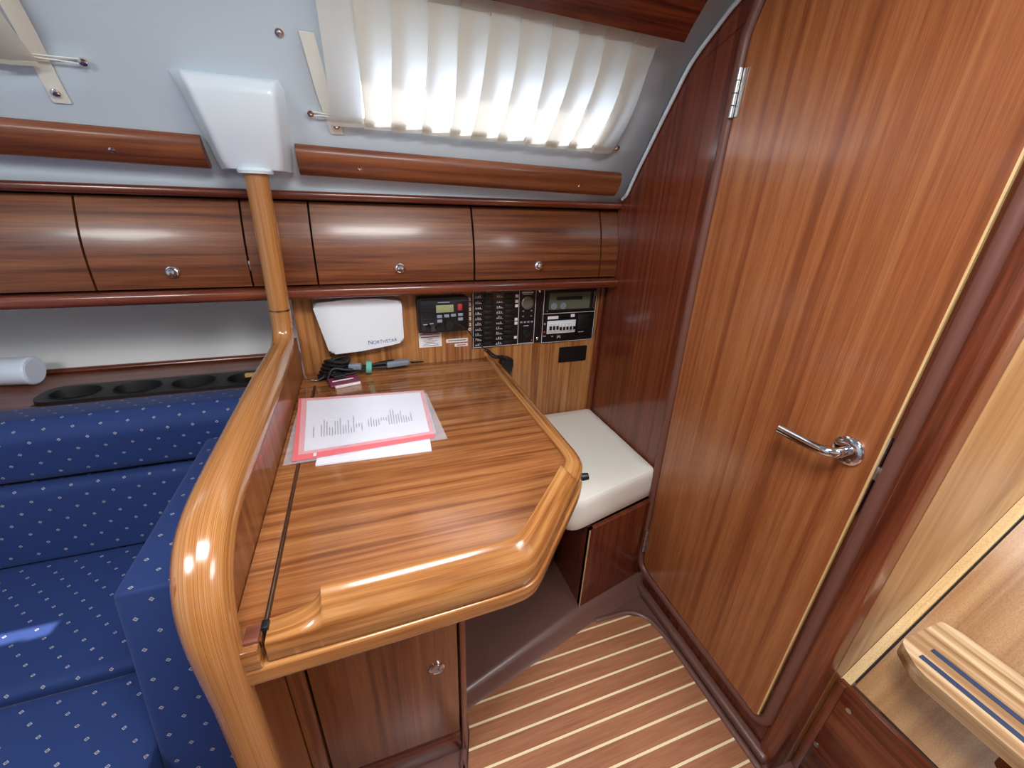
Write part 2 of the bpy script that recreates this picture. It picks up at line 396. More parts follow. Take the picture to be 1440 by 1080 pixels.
# raised rim round the teak panel
rim = [(.118, -.5, .004), (.108, .45, .004), (.104, .52, .004), (.116, .575, .004), (.128, .61, .004), (.128, .640, .004)]
tube('rim', smoothpath(rim, 6), .009, 'brown', fl)
tube('rim', smoothpath([(.605, .772, .002), (.68, .768, .002), (.735, .762, .002), (.770, .735, .002), (.785, .70, .002), (.797, .60, .002), (.797, .3, .002), (.797, -.5, .002)], 6), .010, 'brown', fl)
box('kick_strip', (.808, .30, 0), (.834, .86, .028), 'brown', fl, .008, 3)
def xl(y):
    if y > .652: return .145+(y-.652)/(.770-.652)*(.60-.145)
    if y > .60: return .137
    if y > .52: return .137-(.60-y)/.08*.024
    return .117
def xr(y): return .787 if y < .70 else .787-((y-.70)/.07)**2*.11
SP, Y0 = .0482, .366
k = -14
while True:
    ya = Y0+k*SP+.003; yb = Y0+(k+1)*SP-.003
    if ya > .768: break
    yb = min(yb, .768); vs = []; fs = []; nn = 5
    for j in range(nn):
        y = ya+(yb-ya)*j/(nn-1)
        vs += [(xl(y), y, .0005), (xr(y), y, .0005), (xl(y), y, .006), (xr(y), y, .006)]
        if j: q = 4*j; fs += [(q-2, q-1, q+3, q+2), (q-4, q-2, q+2, q), (q-3, q+1, q+3, q-1)]
    fs += [(0, 1, 3, 2), (4*nn-4, 4*nn-2, 4*nn-1, 4*nn-3)]
    mesh('plank', vs, fs, 'teak', fl, None, 0)
    y0, y1 = yb, yb+.006
    if y1 < .765:
        vs = [(f(y), y, z) for z in (.0005, .0055) for y in (y0, y1) for f in (xl, xr)]
        mesh('holly_strip', vs, [(0, 1, 3, 2), (4, 6, 7, 5), (0, 4, 5, 1), (2, 3, 7, 6), (0, 2, 6, 4), (1, 5, 7, 3)], 'holly', fl, None, 0)
    k += 1
# ------------------------------------------------------------------ door
dr = thing('door_1', None, None, kind='structure')
DP = [(.848, .104), (.357, .104), (.357, 1.83), (.70, 1.83), (.845, 1.67), (.872, 1.60), (.872, 1.10)]
dpr = rounded(DP, [.05, .012, .01, .05, .06, .1, .4], 6)
def dx(y): return -.010*(.86-y)/.5            # the door stands a little ajar
def door_slab():
    vs = []; N = len(dpr)
    for off in (0, .0075): vs += [(XB-.009+dx(y)+off, y, z) if off == 0 else (XB-.0012, y, z) for y, z in dpr]
    fs = [tuple(range(N)), tuple(N+i for i in range(N))[::-1]]+[(i, N+i, N+(i+1) % N, (i+1) % N) for i in range(N)]
    o = mesh('door_panel', vs, fs, 'door', dr, None, 30)
door_slab()
xe = XB-.009+dx(.357)
box('edging', (xe-.0003, .354, .115), (xe+.0055, .3575, 1.82), 'edge', dr)
box('lock_plate', (xe+.002, .3525, .76), (xe+.013, .3545, .92), 'chrome', dr, .001)
box('latch_bolt', (xe+.004, .344, .835), (xe+.012, .354, .862), 'steel', dr, .002)
def off_poly(poly, d):
    c = Vector((.6, .95)); out = []; N = len(poly)
    for i in range(N):
        t = Vector(poly[(i+1) % N])-Vector(poly[i-1]); nn = Vector((t.y, -t.x)).normalized()
        if nn.dot(Vector(poly[i])-c) < 0: nn = -nn
        out.append(tuple(Vector(poly[i])+nn*d))
    return out
fpoly = rounded([(.866, .083), (.338, .083), (.338, 1.836), (.72, 1.836), (.862, 1.68), (.888, 1.60), (.888, 1.10)], [.06, .05, .02, .05, .06, .1, .4], 7)
fr = [(XB-.007, y, z) for y, z in fpoly]
sweep('door_frame', fr, [(a*1.0, c) for a, c in circ(.013, 12, .011)], 'gasket', dr, up=Vector((1, 0, 0)), closed=True)
for zc in (1.50, .215):
    h = None
    for j in range(4):
        o = lathe('hinge', [(.0055, 0), (.0055, .0215)], 'steel', dr, 10, (XB-.016, .874 if zc > 1 else .853, zc-.046+j*.0235))
    box('hinge_leaf', (XB-.0125, (.868 if zc > 1 else .853)-.010, zc-.045), (XB-.0105, (.868 if zc > 1 else .853), zc+.045), 'steel', dr)
# lever handle
hy, hz = .402, .866; hx = XB-.009+dx(hy)
rose = lathe('rosette', [(.0, .0), (.0275, .0), (.0275, .005), (.024, .008), (.012, .009), (.0, .009)], 'chrome', dr, 32, (hx, hy, hz), (-1, 0, 0))
lathe('screw', [(.004, 0), (.004, .001), (0, .0012)], 'steel', rose, 10, (hx-.009, hy-.010, hz-.016), (-1, 0, 0))
lp = smoothpath([(hx-.006, hy, hz), (hx-.030, hy, hz), (hx-.043, hy+.010, hz-.001), (hx-.046, hy+.035, hz-.003), (hx-.044, hy+.070, hz-.006), (hx-.041, hy+.108, hz-.009)], 6)
sweep('lever', lp, [(a, c) for a, c in circ(.0085, 14, .0105)], 'chrome', dr)
# ------------------------------------------------------------------ partition with its bent rail
pt = thing('partition', 'varnished partition with a bent wooden rail rising as a post beside the chart table', 'partition')
prism('partition_panel', rounded([(.425, 0), (1.33, 0), (1.33, .87), (.425, .87)], [0, 0, .0, .03]), 'X', -.238, -.208, 'cab', pt)
px = -.222
path = [(-.209, 1.205, 1.315), (-.211, 1.205, 1.15), (-.215, 1.203, .99), (-.216, 1.200, .945), (-.218, 1.187, .912), (-.220, 1.155, .893), (-.222, 1.10, .888), (-.222, .95, .887), (-.222, .75, .886), (-.221, .60, .885), (-.220, .53, .882), (-.219, .482, .870), (-.218, .447, .842), (-.217, .428, .80), (-.216, .420, .74), (-.216, .417, .60), (-.216, .415, .40), (-.216, .413, .12), (-.216, .413, .0)]
sp_ = smoothpath(path, 6)
def rail():
    o = sweep('rail', sp_, circ(1, 20), 'railuv', pt)
    K = 21; me = o.data
    for i, p in enumerate(sp_):              # girth changes along the rail
        if p.z > .95: r1, r2 = .0255, .0255
        elif p.y > .5:
            t = min(1, max(0, (1.2-p.y)/.25)); r1 = .0255+.0065*t; r2 = .0255+.004*t
        else:
            t = min(1, max(0, (.87-p.z)/.2)); r1 = .032-.009*t; r2 = .0295-.004*t
        for k in range(K):
            v = me.vertices[i*K+k]; d = v.co-p
            v.co = p+Vector((d.x*r1, d.y*r2, d.z*r2))
rail()
lathe('ferrule', [(.0263, 0), (.0263, .004)], 'brass', pt, 20, (-.2145, 1.203, .985), (0, 0, 1))
# white fairing that carries the post on the cabin side
def bracket():
    t = thing('post_bracket', 'white moulded fairing on the cabin side holding the top of the wooden post', 'bracket')
    secs = []
    for z, xl_, xr_, d in ((1.465, -.312, -.125, .004), (1.452, -.308, -.126, .030), (1.43, -.302, -.128, .050), (1.36, -.291, -.136, .068), (1.315, -.286, -.142, .074), (1.296, -.280, -.148, .070)):
        yb = prof_y(max(z, 1.30)); zz = z+ZS(-.22)-.004
        pr = rounded([(xl_-.012, yb+.01), (xl_+.018, yb-d), (xr_-.006, yb-d), (xr_+.012, yb+.01)], [.0, .018, .018, .0], 5)
        secs.append([(x, y, zz) for x, y in pr])
    K = len(secs[0]); vs = [v for s in secs for v in s]; fs = []
    for i in range(len(secs)-1):
        for k in range(K-1): fs.append((i*K+k, i*K+k+1, (i+1)*K+k+1, (i+1)*K+k))
    fs += [tuple(range(K)), tuple((len(secs)-1)*K+k for k in range(K))]
    o = mesh('fairing', vs, fs, 'grp', t, None, 50)
    lathe('collar', [(.036, 0), (.038, .006), (.032, .012), (.030, .012)], 'grp', t, 24, (-.209, 1.205, 1.304), (0, 0, 1))
    # wings running out along the liner
bracket()
# ------------------------------------------------------------------ grab rails on the cabin side
def grab(x0, x1, label, screws):
    t = thing('grab_rail', label, 'grab rail', 'grab rails on the cabin side')
    # convex board section (height along the liner, thickness)
    sec = [(-.036, .0), (-.036, .010), (-.028, .019), (-.012, .024), (.010, .024), (.026, .019), (.036, .010), (.036, .0)]
    vs = []; fs = []; nx = 14; K = len(sec); xs = [x0+(x1-x0)*i/nx for i in range(nx+1)]
    for x in xs:
        for s, d in sec: vs.append(on_liner(x, 1.327+s*.80, d+.002))
    for i in range(nx):
        for k in range(K): fs.append((i*K+k, i*K+(k+1) % K, (i+1)*K+(k+1) % K, (i+1)*K+k))
    fs += [tuple(range(K)), tuple(nx*K+k for k in range(K))]
    mesh('rail_board', vs, fs, 'grab', t, None, 50)
    for x in screws:
        p = on_liner(x, 1.325, .026); nn = (on_liner(x, 1.325, .05)-p).normalized()
        lathe('screw', [(.006, -.002), (.006, .0005), (.003, .002), (0, .002)], 'chrome', t, 12, tuple(p), tuple(nn))
grab(-1.5, -.308, 'wooden grab rail on the cabin side, on the settee side of the white fairing', (-.475, -1.1))
grab(-.120, .775, 'wooden grab rail on the cabin side, between the white fairing and the bulkhead', (.02, .64))
# ------------------------------------------------------------------ overhead lockers
def lock_y(z):
    t = (z-1.035)/.21; return 1.272+.042*t-.014*math.sin(math.pi*min(max(t, 0), 1))
def front(name, x0, x1, mat, parent, z0=1.036, z1=1.246, th=.014):
    vs = []; fs = []; nz = 10
    for i in range(nz+1):
        z = z0+(z1-z0)*i/nz; y = lock_y(z)
        vs += [(x0, y, z), (x1, y, z), (x0, y+th, z), (x1, y+th, z)]
        if i: q = 4*i; fs += [(q-4, q-3, q+1, q), (q-2, q+2, q+3, q-1), (q-4, q, q+2, q-2), (q-3, q-1, q+3, q+1)]
    fs += [(0, 2, 3, 1), (4*nz, 4*nz+1, 4*nz+3, 4*nz+2)]
    return mesh(name, vs, fs, mat, parent, None, 30)
LOCK = [(-1.08, -.613, None, 'overhead locker at the far end of the row beyond the settee'),
        (-.608, -.281, -.448, 'overhead locker with a chrome button above the cup holder shelf'),
        (-.117, .324, .104, 'overhead locker with a chrome button above the white plastic cover'),
        (.330, .766, .542, 'overhead locker with a chrome button above the switch panel')]
for x0, x1, kx, lb in LOCK:
    t = thing('overhead_locker', lb, 'locker', 'row of overhead lockers')
    box('locker_body', (x0, 1.336, 1.032), (x1, 1.534, 1.250), 'gap', t)
    d = front('locker_door', x0, x1, 'locker', t)
    if kx is not None:
        kz = 1.076; ky = lock_y(kz)
        kn = lathe('push_button', [(.0155, -.002), (.0155, .003), (.013, .006), (.0105, .007), (.0105, .012), (.008, .015), (0, .016)], 'chrome', d, 24, (kx, ky, kz), (0, -1, .12))
for x0, x1, lb in ((-1.60, -1.086, 'long veneered filler panel beyond the last locker over the settee'), (-.276, -.122, 'plain veneered filler panel behind the wooden post, between two lockers'), (.771, .834, 'narrow veneered filler panel between the last locker and the bulkhead')):
    ft = thing('filler_panel', lb, 'panel'); front('panel_face', x0, x1, 'locker', ft); box('backing', (x0-.006, 1.334, 1.033), (x1+(.006 if x1 < .8 else 0), 1.335, 1.249), 'gap', ft) if x1 < .8 else box('backing', (x0-.004, 1.3345, 1.033), (x1, 1.3355, 1.249), 'gap', ft)
box('hinge', (-.2808, 1.276, 1.075), (-.2765, 1.284, 1.10), 'steel', bpy.data.objects['overhead_locker.001'] if 'overhead_locker.001' in bpy.data.objects else None, .001)
def xprof(name, prof, x0, x1, mat, label, cat):
    o = prism(name, prof, 'X', x0, x1, mat, None, 0, 2, 50); tag(o, label, cat); return o
xprof('locker_rail', rounded([(1.245, 1.000), (1.345, 1.000), (1.345, 1.031), (1.245, 1.031)], [.014, 0, 0, .014], 6), -1.6, .833, 'dark', 'rounded mahogany rail along the bottom of the overhead lockers', 'rail')
xprof('locker_cornice', rounded([(1.283, 1.251), (1.533, 1.251), (1.533, 1.272), (1.283, 1.272)], [.010, 0, 0, .010], 6), -1.6, .833, 'dark', 'rounded mahogany cornice along the top of the overhead lockers', 'trim')
# deckhead trim board above the curtain
t = thing('ceiling_board', 'dark mahogany board under the deckhead above the pleated curtain', 'board')
vs = []; fs = []
zz = [1.636, 1.66, 1.69, 1.72]
for x in (.15, .748):
    for z in zz: vs.append(on_liner(x-(.0 if x < .5 else (z-1.636)*.35), z, .034)); 
    for z in zz[::-1]: vs.append(on_liner(x-(.0 if x < .5 else (z-1.636)*.35), z, .006))
K = 8
for k in range(K): fs.append((k, (k+1) % K, K+(k+1) % K, K+k))
fs += [tuple(range(K)), tuple(K+k for k in range(K))]
mesh('board', vs, fs, 'dark', t, None, 30)
# ------------------------------------------------------------------ curtains
def curtain(x0, x1, z0, z1, npl, label, wires):
    t = thing('curtain', label, 'curtain', 'pleated curtains over the cabin windows')
    p = (x1-x0)/npl; o = .5*p; pts = []
    rnd = random.Random(3)
    for k in range(npl):
        f = x0+k*p+rnd.uniform(-.1, .1)*p
        pts += [(f, .0165, k), (f+.5*p, .0155, k), (f+p+o*(.8 if k < npl-1 else 0), .0085, k)]
        if k < npl-1: pts += [(f+p+.2*o, .0115, k)]
    nz = 14; vs = []; fs = []; N = len(pts)
    for j in range(nz+1):
        tt = j/nz; z = z0+(z1-z0)*tt
        for i, (x, d, k) in enumerate(pts):
            xx = x+.004*math.sin(k*2.1+tt*3)+(tt-.5)*(-.03)*(x-x0)/(x1-x0)*0
            belly = 1+.6*math.sin(math.pi*tt)
            pinch = (.75 if tt > .88 else 1)
            vs.append(on_liner(xx, z, .004+.020*math.sin(math.pi*min(1, tt*1.0))+d*belly*pinch+.001*math.sin(9*tt+k)))
    for j in range(nz):
        for i in range(N-1): fs.append((j*N+i, j*N+i+1, (j+1)*N+i+1, (j+1)*N+i))
    mesh('cloth', vs, fs, 'curtain', t, None, 30)
    # stitched hem at the foot and heading tape at the top, following the pleats
    for nm, za, zb in (('hem', z0-.002, z0+.020), ('heading_tape', z1-.018, z1+.002)):
        vs = []; fs = []
        for j in range(3):
            tt = j/2; z = za+(zb-za)*tt
            for i, (x, d, k) in enumerate(pts): vs.append(on_liner(x, z, .0055+d*1.02))
        for j in range(2):
            for i in range(N-1): fs.append((j*N+i, j*N+i+1, (j+1)*N+i+1, (j+1)*N+i))
        mesh(nm, vs, fs, 'curtain', t, None, 30)
    for xa, xb in wires:
        zc = z0+.010
        a, b_ = on_liner(xa, zc, .012), on_liner(xb, zc-.001, .006)
        mid = a.lerp(b_, .5)
        cw = tube('cord', [a+Vector((0, 0, .003)), mid+Vector((0, 0, .003)), b_+Vector((0, 0, .004)), b_+Vector((math.copysign(.004, xb-xa), 0, 0)), b_+Vector((0, 0, -.004)), mid+Vector((0, 0, -.002)), a+Vector((0, 0, -.001))], .0013, 'strapm', t, 6)
        nn = (on_liner(xb, zc, .03)-on_liner(xb, zc, .0)).normalized()
        lathe('hook_screw', [(.0045, -.006), (.0045, .004), (.007, .005), (.007, .008), (.003, .010), (0, .010)], 'chrome', t, 12, tuple(on_liner(xb, zc, .003)), tuple(nn))
curtain(-.028, .700, 1.408, 1.632, 11, 'off-white pleated curtain glowing with daylight above the chart table', ((-.024, -.073), (.697, .724)))
curtain(-1.45, -.520, 1.446, 1.632, 13, 'off-white pleated curtain above the settee', ((-.524, -.448),))
def strap(path, label):
    t = thing('curtain_strap', label, 'strap', 'curtain tie-back straps')
    vs = []; fs = []
    pts = [on_liner(x, z, d) for x, z, d in path]; N = len(pts)
    for i, p_ in enumerate(pts):
        w2 = .014
        vs += [p_+Vector((-w2, 0, 0)), p_+Vector((w2, 0, 0)), p_+Vector((-w2, .0012, .001)), p_+Vector((w2, .0012, .001))]
        if i: q = 4*i; fs += [(q-4, q-3, q+1, q), (q-2, q+2, q+3, q-1), (q-4, q, q+2, q-2), (q-3, q-1, q+3, q+1)]
    fs += [(0, 2, 3, 1), (4*N-4, 4*N-3, 4*N-1, 4*N-2)]
    mesh('strap_band', vs, fs, 'strapm', t, None, 40)
    x, z, d = path[-1]; z += .016; p_ = on_liner(x, z, d+.001); nn = (on_liner(x, z, .05)-on_liner(x, z, 0)).normalized()
    lathe('snap', [(.0075, -.001), (.0075, .002), (.005, .0045), (.002, .005), (0, .005)], 'chrome', t, 16, tuple(p_), tuple(nn))
strap([(-.055, 1.540, .003), (-.048, 1.50, .004), (-.040, 1.45, .004), (-.030, 1.41, .003), (-.022, 1.382, .003)], 'off-white strap with a snap hanging beside the curtain above the chart table')
strap([(-.500, 1.590, .004), (-.505, 1.54, .004), (-.510, 1.48, .004), (-.518, 1.43, .003), (-.522, 1.388, .003)], 'off-white strap with a snap hanging beside the curtain above the settee')
for x, z, lb in ((-.104, 1.532, 'small chrome snap stud on the headliner between the white fairing and the lit curtain'), (-.398, 1.548, 'small chrome snap stud on the headliner above the settee end of the cabin side')):
    p_ = on_liner(x, z, 0); nn = (on_liner(x, z, .05)-p_).normalized()
    tag(lathe('snap_stud', [(.008, -.001), (.008, .001), (.0045, .002), (.0045, .005), (.003, .006), (0, .006)], 'steel', None, 16, tuple(p_), tuple(nn)), lb, 'stud')
# ------------------------------------------------------------------ chart table
TZ = .75
tb = thing('chart_table', 'varnished chart table with a raised front fiddle and cut-off corner', 'table')
# outline of the table in plan, from the partition round the front to the back
INN = [(-.168, .462), (.150, .462), (.215, .490), (.352, .632), (.372, .675), (.372, 1.226)]
def plan(poly, name, z0, z1, mat, b=0): return prism(name, poly, 'Z', z0, z1, mat, tb, b, 2)
plan(rounded([(-.166, .455), (.155, .455), (.225, .487), (.362, .632), (.380, .680), (.380, 1.224), (-.166, 1.224)], [0, .02, .04, .04, .03, 0, 0]), 'lid', .728, TZ, 'table', .0012)
plan([(-.207, 1.228), (.380, 1.228), (.380, 1.334), (-.207, 1.334)], 'back_strip', .728, TZ, 'table', .0012)
plan([(-.207, .425), (-.172, .425), (-.172, 1.226), (-.207, 1.226)], 'side_strip', .722, TZ+.0005, 'table', .001)
plan([(-.172, .45), (.36, .70), (.36, 1.33), (-.172, 1.33)], 'table_box', .66, .727, 'gap')
tube('hinge_rod', [(-.169, .446, TZ+.001), (-.169, 1.224, TZ+.001)], .0032, 'brass', tb, 8)
box('hinge_end', (-.173, .436, TZ-.012), (-.164, .449, TZ+.006), 'black', tb, .001)
box('end_grain_block', (-.190, .420, .735), (-.1725, .445, TZ+.006), 'shelf', tb, .0015)
box('end_block', (-.207, .410, .716), (-.1725, .428, TZ+.001), 'rail', tb, .003)
lathe('screw', [(.005, 0), (.005, .001), (0, .0015)], 'steel', tb, 10, (-.188, 1.20, TZ+.0005))
# fiddle: raised solid-wood edge with an S-shaped start at the partition end
fpts = smoothpath([(-.166, .432), (-.145, .432), (-.125, .432), (-.105, .432), (-.085, .432), (-.05, .432), (.08, .434), (.160, .437), (.193, .443), (.216, .461), (.262, .508), (.330, .580), (.372, .626), (.392, .655), (.399, .690), (.400, .74), (.400, .95), (.400, 1.15), (.400, 1.33)], 7)
def fiddle():
    vs = []; fs = []; uv = []; s = 0; N = len(fpts); K = None
    for i, p in enumerate(fpts):
        t = (fpts[min(i+1, N-1)]-fpts[max(i-1, 0)]).normalized(); inn = Vector((-t.y, t.x, 0))
        if i: s += (p-fpts[i-1]).length
        # raised height along the run
        if s < .055: h = .001+.040*0
        h = 0
        if s < .16:
            q = min(1, max(0, s/.068)); h = .040*(1-math.sqrt(max(0, 1-q*q)))
        else: h = .040
        tot = .60
        if p.y > .56 and p.x > .3:
            q = min(1, max(0, (p.y-.596)/.016)); h = .040-(.040-.010)*(q*q*(3-2*q))
        wd = .021 if h > .02 else .016
        slope = .022*(h/.04)
        prof = [(-.0145, .7165), (.022, .7165), (.022, TZ+h*.8), (.018, TZ+h), (.012, TZ+h*.98), (.004, TZ+h*.80), (-.006, TZ+h*.50), (-.0135, TZ+h*.22), (-.0155, TZ-.002), (-.0160, .735), (-.0160, .7180)]
        prof.append(prof[0]); K = len(prof)
        for k, (a, z) in enumerate(prof):
            vs.append((p.x+inn.x*a, p.y+inn.y*a, z)); uv.append((s, k*.012))
    for i in range(N-1):
        for k in range(K-1): fs.append((i*K+k, i*K+k+1, (i+1)*K+k+1, (i+1)*K+k))
    fs += [tuple(range(K-1)), tuple((N-1)*K+k for k in range(K-1))]
    mesh('fiddle', vs, fs, 'railuv', tb, uv, 45)
fiddle()
# rounded moulding below, one step prouder
opts = smoothpath([(-.205, .420), (-.05, .422), (.08, .425), (.163, .428), (.199, .434), (.224, .453), (.270, .502), (.338, .574), (.380, .620), (.400, .650), (.408, .69), (.409, .74), (.409, .95), (.409, 1.15), (.409, 1.33)], 6)
sweep('edge_moulding', [(p.x, p.y, .697) for p in opts], rounded([(.009, -.019), (.009, .017), (-.022, .017), (-.022, -.019)], [.016, .005, 0, 0], 6), 'railuv', tb)
box('apron', (-.205, .45, .60), (.125, .47, .69), 'cab', tb) if False else None
lt = lathe('lid_catch', [(.0, 0), (.007, 0), (.009, .006), (.008, .020), (0, .022)], 'black', tb, 10, (.415, .668, .700), (1, -.2, .1))
# ------------------------------------------------------------------ cabinet below the table
cb = thing('table_cabinet', 'mahogany cabinet with a round chrome latch standing under the chart table', 'cabinet')
prism('cabinet_body', [(-.207, .580), (.120, .580), (.120, 1.33), (-.207, 1.33)], 'Z', .048, .656, 'cab', cb)
box('stile', (-.2065, .556, .01), (-.178, .580, .656), 'cab', cb, .002)
box('stile', (.1085, .556, .03), (.1215, .580, .656), 'darkz', cb, .002)
box('kick_panel', (-.178, .566, .006), (.108, .580, .102), 'dark', cb, .001)
cdr = box('cabinet_door', (-.173, .560, .106), (.104, .578, .655), 'cab', cb, .0015)
lathe('latch', [(.0165, 0), (.0165, .003), (.014, .0045), (.0125, .003), (.0115, .003), (.0115, .005), (0, .0055)], 'chrome', cdr, 28, (.059, .560, .366), (0, -1, 0))
# ------------------------------------------------------------------ navigator's seat
bx_ = thing('seat_box', 'glossy dark mahogany seat box standing on the brown floor beside the door', 'seat box')
prism('front_panel', [(.560, .806), (.834, .868), (.834, .884), (.560, .822)], 'Z', .046, .374, 'bulk', bx_)
prism('side_panel', [(.560, .808), (.575, .812), (.575, 1.33), (.560, 1.33)], 'Z', .046, .374, 'bulk', bx_)
prism('edge_bead', [(.5585, .8045), (.5615, .8052), (.5615, .8085), (.5585, .8085)], 'Z', .046, .374, 'edge', bx_)
cu = thing('seat_cushion', 'cream vinyl cushion lying on the mahogany seat box', 'cushion')
def cushion():
    base = rounded([(.475, .800), (.832, .884), (.832, 1.332), (.475, 1.332)], [.055, .02, .015, .02], 8)
    c = Vector((.66, 1.08)); rings = [(.000, .376), (.004, .388)]
    secs = [(-.006, .378), (.001, .386), (.003, .42), (.002, .460), (.0, .474), (-.005, .484), (-.014, .4895), (-.06, .4925), (-.14, .494)]
    vs = []; fs = []; N = len(base)
    for off, z in secs:
        for p in base:
            p = Vector(p); d = (c-p); ln = d.length; q = p+d/ln*(-off) if off > -.02 else p+d*min(.9, -off/ln*1.0)
            vs.append((q.x, q.y, z))
    K = len(secs)
    for j in range(K-1):
        for i in range(N): fs.append((j*N+i, j*N+(i+1) % N, (j+1)*N+(i+1) % N, (j+1)*N+i))
    fs += [tuple(range(N)), tuple((K-1)*N+i for i in range(N))]
    mesh('cushion_body', vs, fs, 'vinyl', cu, None, 60)
    pp = []
    for p in base:
        p = Vector(p); d = (c-p); q = p+d/d.length*.006; pp.append((q.x, q.y, .4845))
    sweep('seam', pp, circ(.0012, 6), 'vinyl', cu, closed=True)
cushion()
# ------------------------------------------------------------------ settee
def cushion_x(name, label, sec, x0, x1, cat='cushion', u0=0):
    """cushion as a closed section in (y, z) run along X, ends pillowed"""
    N = len(sec); g = [0]
    for i in range(N): g.append(g[-1]+(Vector(sec[(i+1) % N])-Vector(sec[i])).length)
    c = sum((Vector(p) for p in sec), Vector((0, 0)))/N
    st = [(x0, .93), (x0+.006, .98), (x0+.02, 1)]+[(x0+.02+(x1-x0-.04)*i/12, 1) for i in range(1, 12)]+[(x1-.02, 1), (x1-.006, .98), (x1, .93)]
    vs = []; uv = []; fs = []
    for x, s in st:
        for k in range(N+1):
            p = c+(Vector(sec[k % N])-c)*s; vs.append((x, p.x, p.y)); uv.append((x+u0, g[k]))
    K = N+1
    for i in range(len(st)-1):
        for k in range(N): fs.append((i*K+k, i*K+k+1, (i+1)*K+k+1, (i+1)*K+k))
    fs += [tuple(range(N)), tuple((len(st)-1)*K+k for k in range(N))]
    o = mesh(name, vs, fs, 'fabric', None, uv, 60); tag(o, label, cat, 'blue settee cushions'); return o
cushion_x('back_cushion', 'blue dotted upper back bolster of the settee below the cup holder shelf', rounded([(1.255, .600), (1.115, .622), (1.105, .745), (1.150, .772), (1.255, .758)], [.02, .03, .05, .03, .02], 6), -1.6, -.262)
cushion_x('back_cushion', 'blue dotted lower back cushion of the settee between bolster and seat', rounded([(1.25, .409), (1.085, .407), (1.108, .614), (1.25, .598)], [.02, .012, .03, .02], 6), -1.6, -.262, u0=.02)
cushion_x('settee_cushion', 'blue dotted settee seat cushion against the lower back cushion', rounded([(1.25, .29), (.732, .29), (.728, .405), (1.25, .402)], [.01, .02, .022, .02], 6), -1.6, -.416, u0=.03)
cushion_x('settee_cushion', 'blue dotted settee cushion in front of the main seat cushion', rounded([(.724, .29), (.20, .29), (.20, .405), (.722, .403)], [.01, .02, .04, .03], 6), -1.6, -.416, u0=.01)
def end_cushion():
    # slab standing against the partition, front face leaning out towards its foot
    sec = [(.560, .41), (.606, .703), (1.10, .703), (1.10, .41)]
    sec = [(.517, .30), (.606, .703), (1.099, .703), (1.099, .412), (.72, .412), (.72, .30)]
    lst = sec
    def lay(x, ins): return [(x, y, z) for y, z in rounded([(.517+ins, .25), (.606+ins, .703-ins), (1.078, .703-ins), (1.078, .25)], [0, .008, .008, 0], 3)]
    xs = [(-.412, .006), (-.407, .002), (-.398, 0), (-.33, 0), (-.262, 0), (-.240, .002)]
    secs = [lay(x, i) for x, i in xs]; K = len(secs[0]); vs = [v for s in secs for v in s]; fs = []; 
    for i in range(len(secs)-1):
        for k in range(K): fs.append((i*K+k, i*K+(k+1) % K, (i+1)*K+(k+1) % K, (i+1)*K+k))
    fs += [tuple(range(K)), tuple((len(secs)-1)*K+k for k in range(K))]
    # UV: x across, running length over front and top
    uv = []
    for s in secs:
        for x, y, z in s: uv.append((x, z if y < .61 else .703+(y-.606)))
    o = mesh('end_cushion', vs, fs, 'fabric', None, uv, 30)
    tag(o, 'blue dotted end cushion standing against the varnished partition', 'cushion', 'blue settee cushions')
end_cushion()
tag(box('settee_bench', (-1.6, .24, .0), (-.415, 1.25, .288), 'cab'), 'wooden bench under the blue settee cushions', 'bench')
# shelf behind the settee with cup holders
sh = thing('settee_shelf', 'mahogany shelf between the settee back and the white hull lining', 'shelf')
for lo_, hi_ in (((-1.6, 1.400), (-.24, 1.548)), ((-1.6, 1.258), (-.24, 1.292)), ((-1.6, 1.292), (-.845, 1.400)), ((-.283, 1.292), (-.24, 1.400))):
    box('shelf_board', (*lo_, .715), (*hi_, .742), 'shelf', sh)
box('shelf_front', (-1.6, 1.258, .0), (-.24, 1.27, .715), 'shelf', sh)
tube('bead', [(-1.6, 1.540, .748), (-.24, 1.540, .748)], .009, 'dark', sh)
ch = thing('cup_holder_tray', 'black plastic tray of four cup holders let into the settee shelf', 'cup holder')
CY, RX = 1.345, .053
def tray():
    cxs = [-.772, -.634, -.500, -.362]
    out = rounded([(-.852, CY-.056), (-.275, CY-.056), (-.275, CY+.056), (-.852, CY+.056)], .054, 8)
    bm = bmesh.new(); zt = .752
    ov = [bm.verts.new((x, y, zt)) for x, y in out]; eds = [bm.edges.new((ov[i], ov[(i+1) % len(ov)])) for i in range(len(ov))]
    lo = [bm.verts.new((x*1.0, y, .7425)) for x, y in out]
    for i in range(len(ov)): bm.faces.new((ov[i], lo[i], lo[(i+1) % len(ov)], ov[(i+1) % len(ov)]))
    for cx in cxs:
        n_ = 28; v = [bm.verts.new((cx+RX*math.cos(2*math.pi*k/n_), CY+.041*math.sin(2*math.pi*k/n_), zt)) for k in range(n_)]
        eds += [bm.edges.new((v[i], v[(i+1) % n_])) for i in range(n_)]
    bmesh.ops.triangle_fill(bm, use_beauty=True, use_dissolve=True, edges=eds)
    from_bm('tray', bm, 'black', ch, 30)
    for cx in cxs:
        n_ = 28; vs = []; fs = []
        for sc, z in ((1.05, zt+.0015), (1.0, zt+.0015), (.97, zt-.004), (.86, zt-.065)):
            vs += [(cx+RX*sc*math.cos(2*math.pi*k/n_), CY+.041*sc*math.sin(2*math.pi*k/n_), z) for k in range(n_)]
        for j in range(3):
            for k in range(n_): fs.append((j*n_+k, j*n_+(k+1) % n_, (j+1)*n_+(k+1) % n_, (j+1)*n_+k))
        fs.append(tuple(3*n_+k for k in range(n_)))
        mesh('cup_recess', vs, fs, 'rubber', ch, None, 40)
tray()
